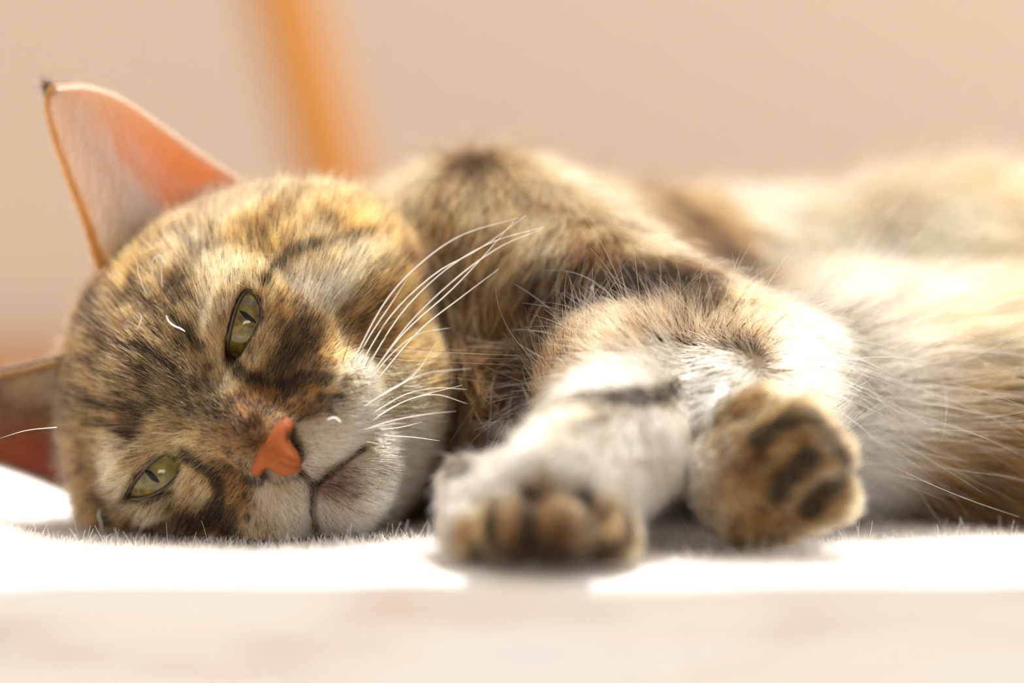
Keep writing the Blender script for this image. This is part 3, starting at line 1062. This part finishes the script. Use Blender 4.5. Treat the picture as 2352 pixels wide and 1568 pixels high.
# long pale guard hairs
gp, gn, gh = sample(60000, lambda c, vi: view_weight(c, vi))
sel = np.zeros(len(gp), bool)
for (px, py, rad_cm, frac) in ((1220, 880, 1.0, 0.20), (1300, 800, 1.1, 0.22), (1420, 760, 1.1, 0.16), (1600, 740, 1.3, 0.10), (1800, 800, 1.3, 0.16),
                               (1900, 920, 1.4, 0.22), (2000, 1050, 1.4, 0.16), (1250, 1000, 0.9, 0.14), (2000, 850, 2.2, 0.12), (1500, 1120, 0.8, 0.10)):
    h_ = hit(px, py)
    if h_ is None:
        continue
    sel |= (np.linalg.norm(gp - h_, axis=1) < rad_cm * 0.01) & (rng.random(len(gp)) < frac) & ~gh
gp, gn, gh = gp[sel], gn[sel], gh[sel]
pts, rad, ln, t_ = grow(gp, gn, gh, len_mul=2.1, lift_add=14, jitter=0.32, clump_amt=0.0, r0=0.000055, curl=0.18)
C = np.ones(pts.shape) * np.array((0.92, 0.88, 0.80)) * rng.uniform(0.75, 1.0, (len(gp), 1, 1))
o = curves_obj('guard_hair', pts, rad, np.minimum(C, 0.95), M_FUR, cat)
o['kind'] = 'stuff'
o['label'] = 'long pale guard hairs on forelegs and belly'

# ------------------------------------------------------------------ ears
M_EAR = attr_mat('ear_skin', 0.7, 0.15, 0.5)
IN_PX = [(222, 640), (205, 590), (180, 510), (150, 430), (115, 330), (96, 250), (104, 203)]
OUT_PX = [(560, 470), (520, 430), (425, 362), (335, 292), (255, 232), (180, 201), (112, 198)]
inn = smooth_line([face_px(x, y, -2.0) for x, y in IN_PX], 34)
out = smooth_line([face_px(x, y, -2.0) for x, y in OUT_PX], 34)
NS, NT = 34, 25


def ear_grid(mirror):
    G = np.zeros((NS, NT, 3))
    for i in range(NS):
        s = i / (NS - 1)
        for j in range(NT):
            t0 = j / (NT - 1)
            p = inn[i] * (1 - t0) + out[i] * t0
            dep = (0.62 * (1 - s) ** 0.8 + 0.10) * math.sin(math.pi * t0 ** 0.85) ** 0.9
            f = -1.9 - 0.35 * (1 - s) - dep - 2.4 * t0 * (1 - s) ** 0.7 - 0.4 * s
            G[i, j] = (p[0], p[1], f)
    if mirror:
        G = G.copy()
        G[..., 0] = -G[..., 0] - 0.35
        G[..., 1] -= 0.25
    W = O + 0.01 * (G @ FR)
    W[..., 2] = np.maximum(W[..., 2], 0.0016)
    return W


ear_tables = []
for mirror in (False, True):
    G = ear_grid(mirror)
    gi, gj = np.meshgrid(np.arange(NS - 1), np.arange(NT - 1), indexing='ij')
    q0 = (gi * NT + gj).ravel()
    Fe = np.stack([q0, q0 + 1, q0 + NT + 1, q0 + NT], 1)
    if not mirror:
        Fe = Fe[:, ::-1]
    tt = np.tile(np.linspace(0, 1, NT), NS)
    ss = np.repeat(np.linspace(0, 1, NS), NT)
    ce = np.array((0.84, 0.42, 0.20)) * np.ones((NS * NT, 1))  # orange base pocket: backlit glow painted into the skin colour
    pale = np.maximum.reduce([np.clip((0.55 - tt) / 0.25, 0, 1), np.clip((ss - 0.35) / 0.4, 0, 1), np.clip((tt - 0.9) / 0.08, 0, 1)])[:, None] * 0.85
    ce = ce * (1 - pale) + np.array((0.76, 0.57, 0.43)) * pale
    if mirror:
        ce = np.array((0.36, 0.10, 0.055)) * (1 - pale) + np.array((0.12, 0.07, 0.04)) * pale  # lower ear: its shade put into a darker, redder skin colour
    ear = mesh_obj('ear', G.reshape(-1, 3), np.ascontiguousarray(Fe), M_EAR, cat, cols=ce)
    so = ear.modifiers.new('thickness', 'SOLIDIFY')
    so.thickness = 0.0009
    so.offset = 0
    ear['label'] = 'pink lower ear close to the blanket' if mirror else 'upright ear with pale inner tufts, lit from behind'
    # front normal of the shell points to the viewer
    dv = np.gradient(G, axis=0)
    du = np.gradient(G, axis=1)
    Nn = unit(np.cross(dv, du))
    if mirror:
        Nn = -Nn
    if np.sum(Nn[..., 1]) > 0:
        Nn = -Nn

    def ear_strands(s0, s1, t0, t1, count, direction, lmin, lmax, back, colr, lift, cj=0.2, r0=0.00005, tpow=1.0):
        s = s0 + (s1 - s0) * rng.random(count)
        t2 = t0 + (t1 - t0) * rng.random(count) ** tpow
        if t1 - t0 > 0.2:                                   # keep the density even where the ear narrows
            ok_ = rng.random(count) < 1.02 - 0.97 * s
            s, t2 = s[ok_], t2[ok_]
            count = len(s)
        i = np.minimum((s * (NS - 1)).astype(int), NS - 1)
        j = np.minimum((t2 * (NT - 1)).astype(int), NT - 1)
        fs = s * (NS - 1) - i
        ft = t2 * (NT - 1) - j
        i2, j2 = np.minimum(i + 1, NS - 1), np.minimum(j + 1, NT - 1)
        p = G[i, j] * ((1 - fs) * (1 - ft))[:, None] + G[i2, j] * (fs * (1 - ft))[:, None] + G[i, j2] * ((1 - fs) * ft)[:, None] + G[i2, j2] * (fs * ft)[:, None]
        nn = Nn[i, j] * (-1 if back else 1)
        dd = np.zeros((count, 3))
        dd += direction[0] * unit(dv[i, j]) + direction[1] * unit(du[i, j])
        dd = unit(dd) + rng.normal(0, cj, (count, 3)) + nn * lift
        l_ = rng.uniform(lmin, lmax, count) * 1e-3
        if not back and lmax > 4.5:
            l_ = l_ * np.clip((1.0 - s) * 2.4, 0.12, 1)
        K = 5
        t_ = np.linspace(0, 1, K)
        bend = rng.normal(0, 0.2, (count, 3)) + nn * 0.12
        pp = p[:, None] + nn[:, None] * 0.0005 + l_[:, None, None] * (unit(dd)[:, None] * t_[None, :, None] + 0.5 * bend[:, None] * (t_ ** 2)[None, :, None])
        pp[:, :, 2] = np.maximum(pp[:, :, 2], 0.0008)
        rr = r0 * np.interp(t_, [0, 0.6, 1], [1, 0.8, 0.2])[None] * np.ones((count, 1))
        cc = np.where((s > 0.86)[:, None, None] & back, np.array((0.04, 0.027, 0.02))[None, None], np.array(colr)[None, None]) * rng.uniform(0.6, 1.1, (count, 1, 1)) * np.interp(t_, [0, 1], [0.8, 1.0])[None, :, None]
        return pp, rr, np.minimum(cc, 0.95)

    sets = [
        ear_strands(0.10, 0.97, 0.02, 0.42, 7000 if mirror else 2600, (0.85, 0.40), 5, 10, False, (0.90, 0.83, 0.75) if not mirror else (0.17, 0.095, 0.045), 0.12, 0.15, 0.000075),
        ear_strands(0.10, 0.85, 0.28, 0.66, 1500, (0.85, 0.35), 6, 11, False, (0.92, 0.86, 0.78) if not mirror else (0.20, 0.11, 0.055), 0.16, 0.18, 0.000075, 1.5),
        ear_strands(0.12, 0.9, 0.04, 0.60, 260 if not mirror else 40, (0.85, 0.42), 6, 11, False, (0.95, 0.90, 0.84), 0.22, 0.2, 0.00010),
        ear_strands(0.02, 0.30, 0.03, 0.25, 900, (0.85, 0.25), 5, 9, False, (0.62, 0.44, 0.30), 0.2, 0.18, 0.00006),
        ear_strands(0.05, 0.97, 0.0, 0.05, 3600, (0.8, -0.35), 1.2, 2.4, False, (0.40, 0.20, 0.07), 0.3, 0.25, 0.00005),
        ear_strands(0.10, 0.97, 0.95, 1.0, 3600, (0.8, 0.2), 1.2, 2.2, False, (0.82, 0.70, 0.54), 0.4, 0.25, 0.00005),
        ear_strands(0.0, 0.98, 0.0, 1.0, 7000, (1.0, 0.0), 2.0, 3.2, True, (0.34, 0.20, 0.10), 0.15, 0.2, 0.00005),
        ear_strands(0.90, 0.995, 0.0, 0.75, 1000, (0.9, -0.35), 2.5, 5.5, True, (0.03, 0.02, 0.015), 0.1, 0.25, 0.00006),
        ear_strands(0.90, 0.99, 0.0, 0.4, 500, (0.9, -0.35), 2.5, 5.5, False, (0.03, 0.02, 0.015), 0.05, 0.25, 0.00006),
        ear_strands(0.05, 0.22, 0.72, 0.97, 700, (0.3, -0.7), 4, 8, False, (0.92, 0.86, 0.78), 0.5, 0.3, 0.00006),
    ]
    pp = np.concatenate([a[0] for a in sets])
    rr = np.concatenate([a[1] for a in sets])
    cc = np.concatenate([a[2] for a in sets])
    o = curves_obj('ear_hair', pp, rr, cc, M_FUR, ear)
    o['kind'] = 'stuff'

# ------------------------------------------------------------------ eyes
m_eye, nt, b = new_mat('olive_iris')
tc = nt.nodes.new('ShaderNodeTexCoord')
nz = nt.nodes.new('ShaderNodeTexNoise')
nz.inputs['Scale'].default_value = 520
nz.inputs['Detail'].default_value = 6
rp = nt.nodes.new('ShaderNodeValToRGB')
rp.color_ramp.elements[0].position = 0.3
rp.color_ramp.elements[0].color = (0.042, 0.030, 0.005, 1)
rp.color_ramp.elements[1].position = 0.72
rp.color_ramp.elements[1].color = (0.19, 0.135, 0.022, 1)
k = rp.color_ramp.elements.new(0.5)
k.color = (0.098, 0.076, 0.011, 1)
nt.links.new(tc.outputs['Object'], nz.inputs['Vector'])
nt.links.new(nz.outputs['Fac'], rp.inputs[0])
nt.links.new(rp.outputs[0], b.inputs['Base Color'])
b.inputs['Roughness'].default_value = 0.5
b.inputs['Coat Weight'].default_value = 1.0
b.inputs['Coat Roughness'].default_value = 0.015
b.inputs['Specular IOR Level'].default_value = 0.0
M_PUPIL = plain('pupil_black', (0.004, 0.004, 0.005), 0.25, coat=0.15)
M_PUPIL.node_tree.nodes['Principled BSDF'].inputs['Specular IOR Level'].default_value = 0.1
M_LID = plain('eyelid_rim', (0.022, 0.013, 0.010), 0.38, 300, (0.04, 0.022, 0.016))
PUPIL = [[(331, 1079), (348, 1082), (366, 1107), (350, 1103), (340, 1092)],
         [(549, 712), (565, 717), (580, 730), (589, 742), (572, 736), (560, 729)]]
for k in (0, 1):
    c = face(*EYE_C[k])
    V, Fs = [], []
    ns_, nr_ = 48, 24
    for i in range(nr_ + 1):
        th = math.pi * i / nr_
        for j in range(ns_):
            ph = 2 * math.pi * j / ns_
            V.append(c + 0.01 * EYE_R * (math.sin(th) * math.cos(ph) * RT + math.sin(th) * math.sin(ph) * U + math.cos(th) * FW))
    for i in range(nr_):
        for j in range(ns_):
            Fs.append((i * ns_ + j, (i + 1) * ns_ + j, (i + 1) * ns_ + (j + 1) % ns_, i * ns_ + (j + 1) % ns_))
    eye = mesh_obj('eye', V, Fs, m_eye, cat)
    eye['label'] = ('half-closed olive green eye nearer the blanket' if k == 0 else 'half-closed olive green eye on the upper side of the face')
    # slit pupil: a thin almond patch on the ball
    ln_ = smooth_line([(x, y, 0) for x, y in PUPIL[k] + [PUPIL[k][0]]], 25)[:-1, :2]
    cen = ln_.mean(0)
    V = [eye_sphere_points(k, [tuple(cen)], EYE_R + 0.006)[0]]
    for fr in (0.5, 0.97, 1.0):
        V += list(eye_sphere_points(k, [tuple(cen + (p - cen) * fr) for p in ln_], EYE_R + (0.006 if fr < 1 else 0.0)))
    n = len(ln_)
    Fs = [(0, 1 + j, 1 + (j + 1) % n) for j in range(n)]
    for rgi in range(2):
        for j in range(n):
            a0 = 1 + rgi * n + j
            a1 = 1 + rgi * n + (j + 1) % n
            Fs.append((a0, a0 + n, a1 + n, a1))
    mesh_obj('pupil', V, Fs, M_PUPIL, eye)
    # dark lid rim
    ln_ = np.array(EYE_LINE[k])
    ring = eye_sphere_points(k, [tuple(p) for p in ln_], EYE_R + 0.035)
    V, Fs = [], []
    n, sg = len(ring), 8
    cc_ = ring.mean(0)
    for j in range(n):
        tgt = unit(ring[(j + 1) % n] - ring[j - 1])
        nn = unit(ring[j] - c)
        bb = np.cross(tgt, nn)
        inner = INNER[k]
        thick = 0.00050 + 0.0006 * math.exp(-((np.hypot(*(ln_[j] - np.array(inner))) / 26) ** 2))
        for m_ in range(sg):
            th = 2 * math.pi * m_ / sg
            V.append(ring[j] + thick * (0.75 * math.cos(th) * nn + math.sin(th) * bb) + bb * 0)
    for j in range(n):
        for m_ in range(sg):
            Fs.append((j * sg + m_, ((j + 1) % n) * sg + m_, ((j + 1) % n) * sg + (m_ + 1) % sg, j * sg + (m_ + 1) % sg))
    lid = mesh_obj('eyelid', V, Fs, M_LID, cat)

# ------------------------------------------------------------------ nose
NC = 0.08


NOSE_PX = [(650, 958), (665, 964), (674, 982), (665, 1000), (667, 1022), (684, 1042), (693, 1066), (688, 1090), (664, 1098), (640, 1095), (622, 1080),
           (607, 1082), (595, 1098), (577, 1103), (565, 1091), (567, 1066), (580, 1036), (602, 1004), (628, 973)]
NOSE_POLY = np.array([face_px(x, y, 1.25)[:2] for x, y in soft_loop(NOSE_PX, 76, 1.0)])
NOSTRIL = [face_px(x, y, 1.25)[:2] for x, y in ((667, 1003), (608, 1088))]


def nostril(q):
    d = None
    for s, c in zip((1, -1), NOSTRIL):
        th = math.radians(28) * s
        x, y = q[:, 0] - c[0], q[:, 1] - c[1]
        e = s_ell(np.stack([x * math.cos(th) + y * math.sin(th), -x * math.sin(th) + y * math.cos(th), q[:, 2] - 1.65], 1), (0, 0, 0), (0.19, 0.10, 0.50))
        d = e if d is None else np.minimum(d, e)
    return d


def sdf_nose(P):
    q = to_face(P)
    dome = smin(s_ell(q, (NC, -2.12, 0.62), (0.95, 0.78, 0.80)), s_ell(q, (NC, -2.35, 0.85), (0.5, 0.5, 0.62)), 0.2)
    edge = poly_sdf(q[:, :2], NOSE_POLY)
    d = smax(smax(dome, edge, 0.22), 0.35 - q[:, 2], 0.05)
    groove = 0.04 * np.exp(-((q[:, 0] - NC) / 0.05) ** 2) * (q[:, 1] < -2.3)
    return smax(d + groove, -nostril(q), 0.08)


c0 = face(NC, -2.2, 0.95)
NV, NF = polygonise(sdf_nose, c0 - 0.0135, c0 + 0.0135, 0.00028)
q = to_face(NV)
ndk = np.clip(1 - nostril(q) / 0.06, 0, 1)  # nostril depth shade painted into the nose colour
rim = np.clip((poly_sdf(q[:, :2], NOSE_POLY) + 0.07) / 0.09, 0, 1) * 0.75
ndk = np.maximum(ndk, rim)[:, None]
ncol = np.array((0.25, 0.062, 0.012)) * (1 - ndk) + np.array((0.014, 0.007, 0.005)) * ndk
ncol *= (0.82 + 0.3 * noise(NV.astype(float), 0.0006))[:, None]
m_nose = attr_mat('nose_leather', 0.6, 0.2)
nose = mesh_obj('nose', NV, NF, m_nose, cat, cols=ncol)
nose['label'] = 'orange-pink bare nose with dark nostrils'

# ------------------------------------------------------------------ whiskers
def whisker(px, r0=0.00013, dark=False, lift=0.4, y0=None):
    h_ = hit(*px[0])
    yb = (h_[1] * 100.0 if h_ is not None else 0.0) if y0 is None else y0
    m_ = len(px)
    pts_ = [at(x, y, yb + 0.05 - lift * math.sin(math.pi * 0.5 * i / (m_ - 1))) for i, (x, y) in enumerate(px)]
    ln_ = smooth_line(pts_, 18)
    rr = r0 * np.interp(np.linspace(0, 1, 18), [0, 0.55, 1], [1, 0.75, 0.16])
    V, Fs = tube(ln_, rr, 6)
    o_ = mesh_obj('whisker', V, Fs, M_WHISKER_DARK if dark else M_WHISKER, cat)
    if dark:
        o_['label'] = 'thin black whisker among the white ones'


WH = [
    [(803, 845), (880, 700), (960, 610), (1060, 540), (1192, 500)], [(826, 840), (900, 722), (1000, 628), (1100, 572), (1208, 495)],
    [(838, 852), (920, 722), (1020, 622), (1130, 556), (1250, 521)], [(845, 872), (940, 742), (1050, 637), (1150, 566), (1245, 526)],
    [(850, 862), (930, 762), (1030, 672), (1100, 600), (1180, 508)], [(858, 882), (960, 762), (1060, 682), (1145, 618)],
    [(815, 835), (850, 770), (900, 695), (935, 640)], [(850, 872), (900, 812), (960, 767), (1032, 753)], [(880, 905), (950, 862), (1002, 788)],
]
for px in WH:
    whisker(px, 0.00017)
WL = [
    [(830, 938), (900, 892), (980, 857), (1082, 846)], [(840, 928), (920, 882), (977, 833)], [(850, 952), (930, 906), (1000, 891), (1072, 894)],
    [(860, 958), (940, 917), (1062, 884)], [(850, 968), (930, 921), (1000, 906), (1074, 927)], [(830, 988), (900, 966), (980, 951), (1048, 944)],
    [(828, 987), (900, 973), (934, 972)], [(870, 987), (920, 981), (968, 969)], [(838, 1013), (860, 1017), (881, 1023)], [(880, 1000), (950, 1004), (1010, 1012)],
]
for px in WL:
    whisker(px, 0.00013)
for px in ([(785, 835), (820, 740), (872, 655)], [(800, 835), (880, 750), (925, 700), (960, 640)], [(835, 850), (870, 790), (960, 700)]):
    whisker(px, 0.00008, True)
for px in ([(342, 690), (322, 640), (312, 592)], [(354, 655), (349, 605), (362, 588), (380, 588)], [(374, 668), (371, 630), (373, 592)],
           [(131, 981), (62, 988), (0, 1006)], [(310, 770), (325, 730), (313, 715)]):
    whisker(px, 0.0001, False, 0.35)

# ------------------------------------------------------------------ lint on the fur
M_LINT = plain('lint_white', (0.85, 0.87, 0.9), 0.5)


def lint(px, r0, label, m_=None, off=0.35):
    h_ = hit(*px[len(px) // 2])
    yb = h_[1] * 100.0 if h_ is not None else 0.0
    ln_ = smooth_line([at(x, y, yb - off) for x, y in px], 14)
    V, Fs = tube(ln_, r0 * np.interp(np.linspace(0, 1, 14), [0, 0.2, 0.8, 1], [0.6, 1, 1, 0.6]), 6)
    o_ = mesh_obj('lint_fibre', V, Fs, m_ or M_LINT)
    o_['label'] = label
    o_['category'] = 'lint'
    o_['group'] = 'lint fibres on the cat'


lint([(382, 724), (386, 735), (394, 744), (404, 750), (414, 754), (425, 761)], 0.00021, 'short white lint fibre stuck to the brow beside the upper eye')
lint([(752, 963), (768, 959), (784, 969)], 0.00018, 'tiny curved white lint fibre on the whisker pad')
lint([(229, 1170), (226, 1185), (232, 1200), (233, 1222)], 0.00014, 'wavy grey lint fibre below the lower eye near the blanket')
lint([(1275, 762), (1310, 720), (1345, 700), (1362, 655)], 0.00013, 'curled grey lint thread standing above the foreleg fur')
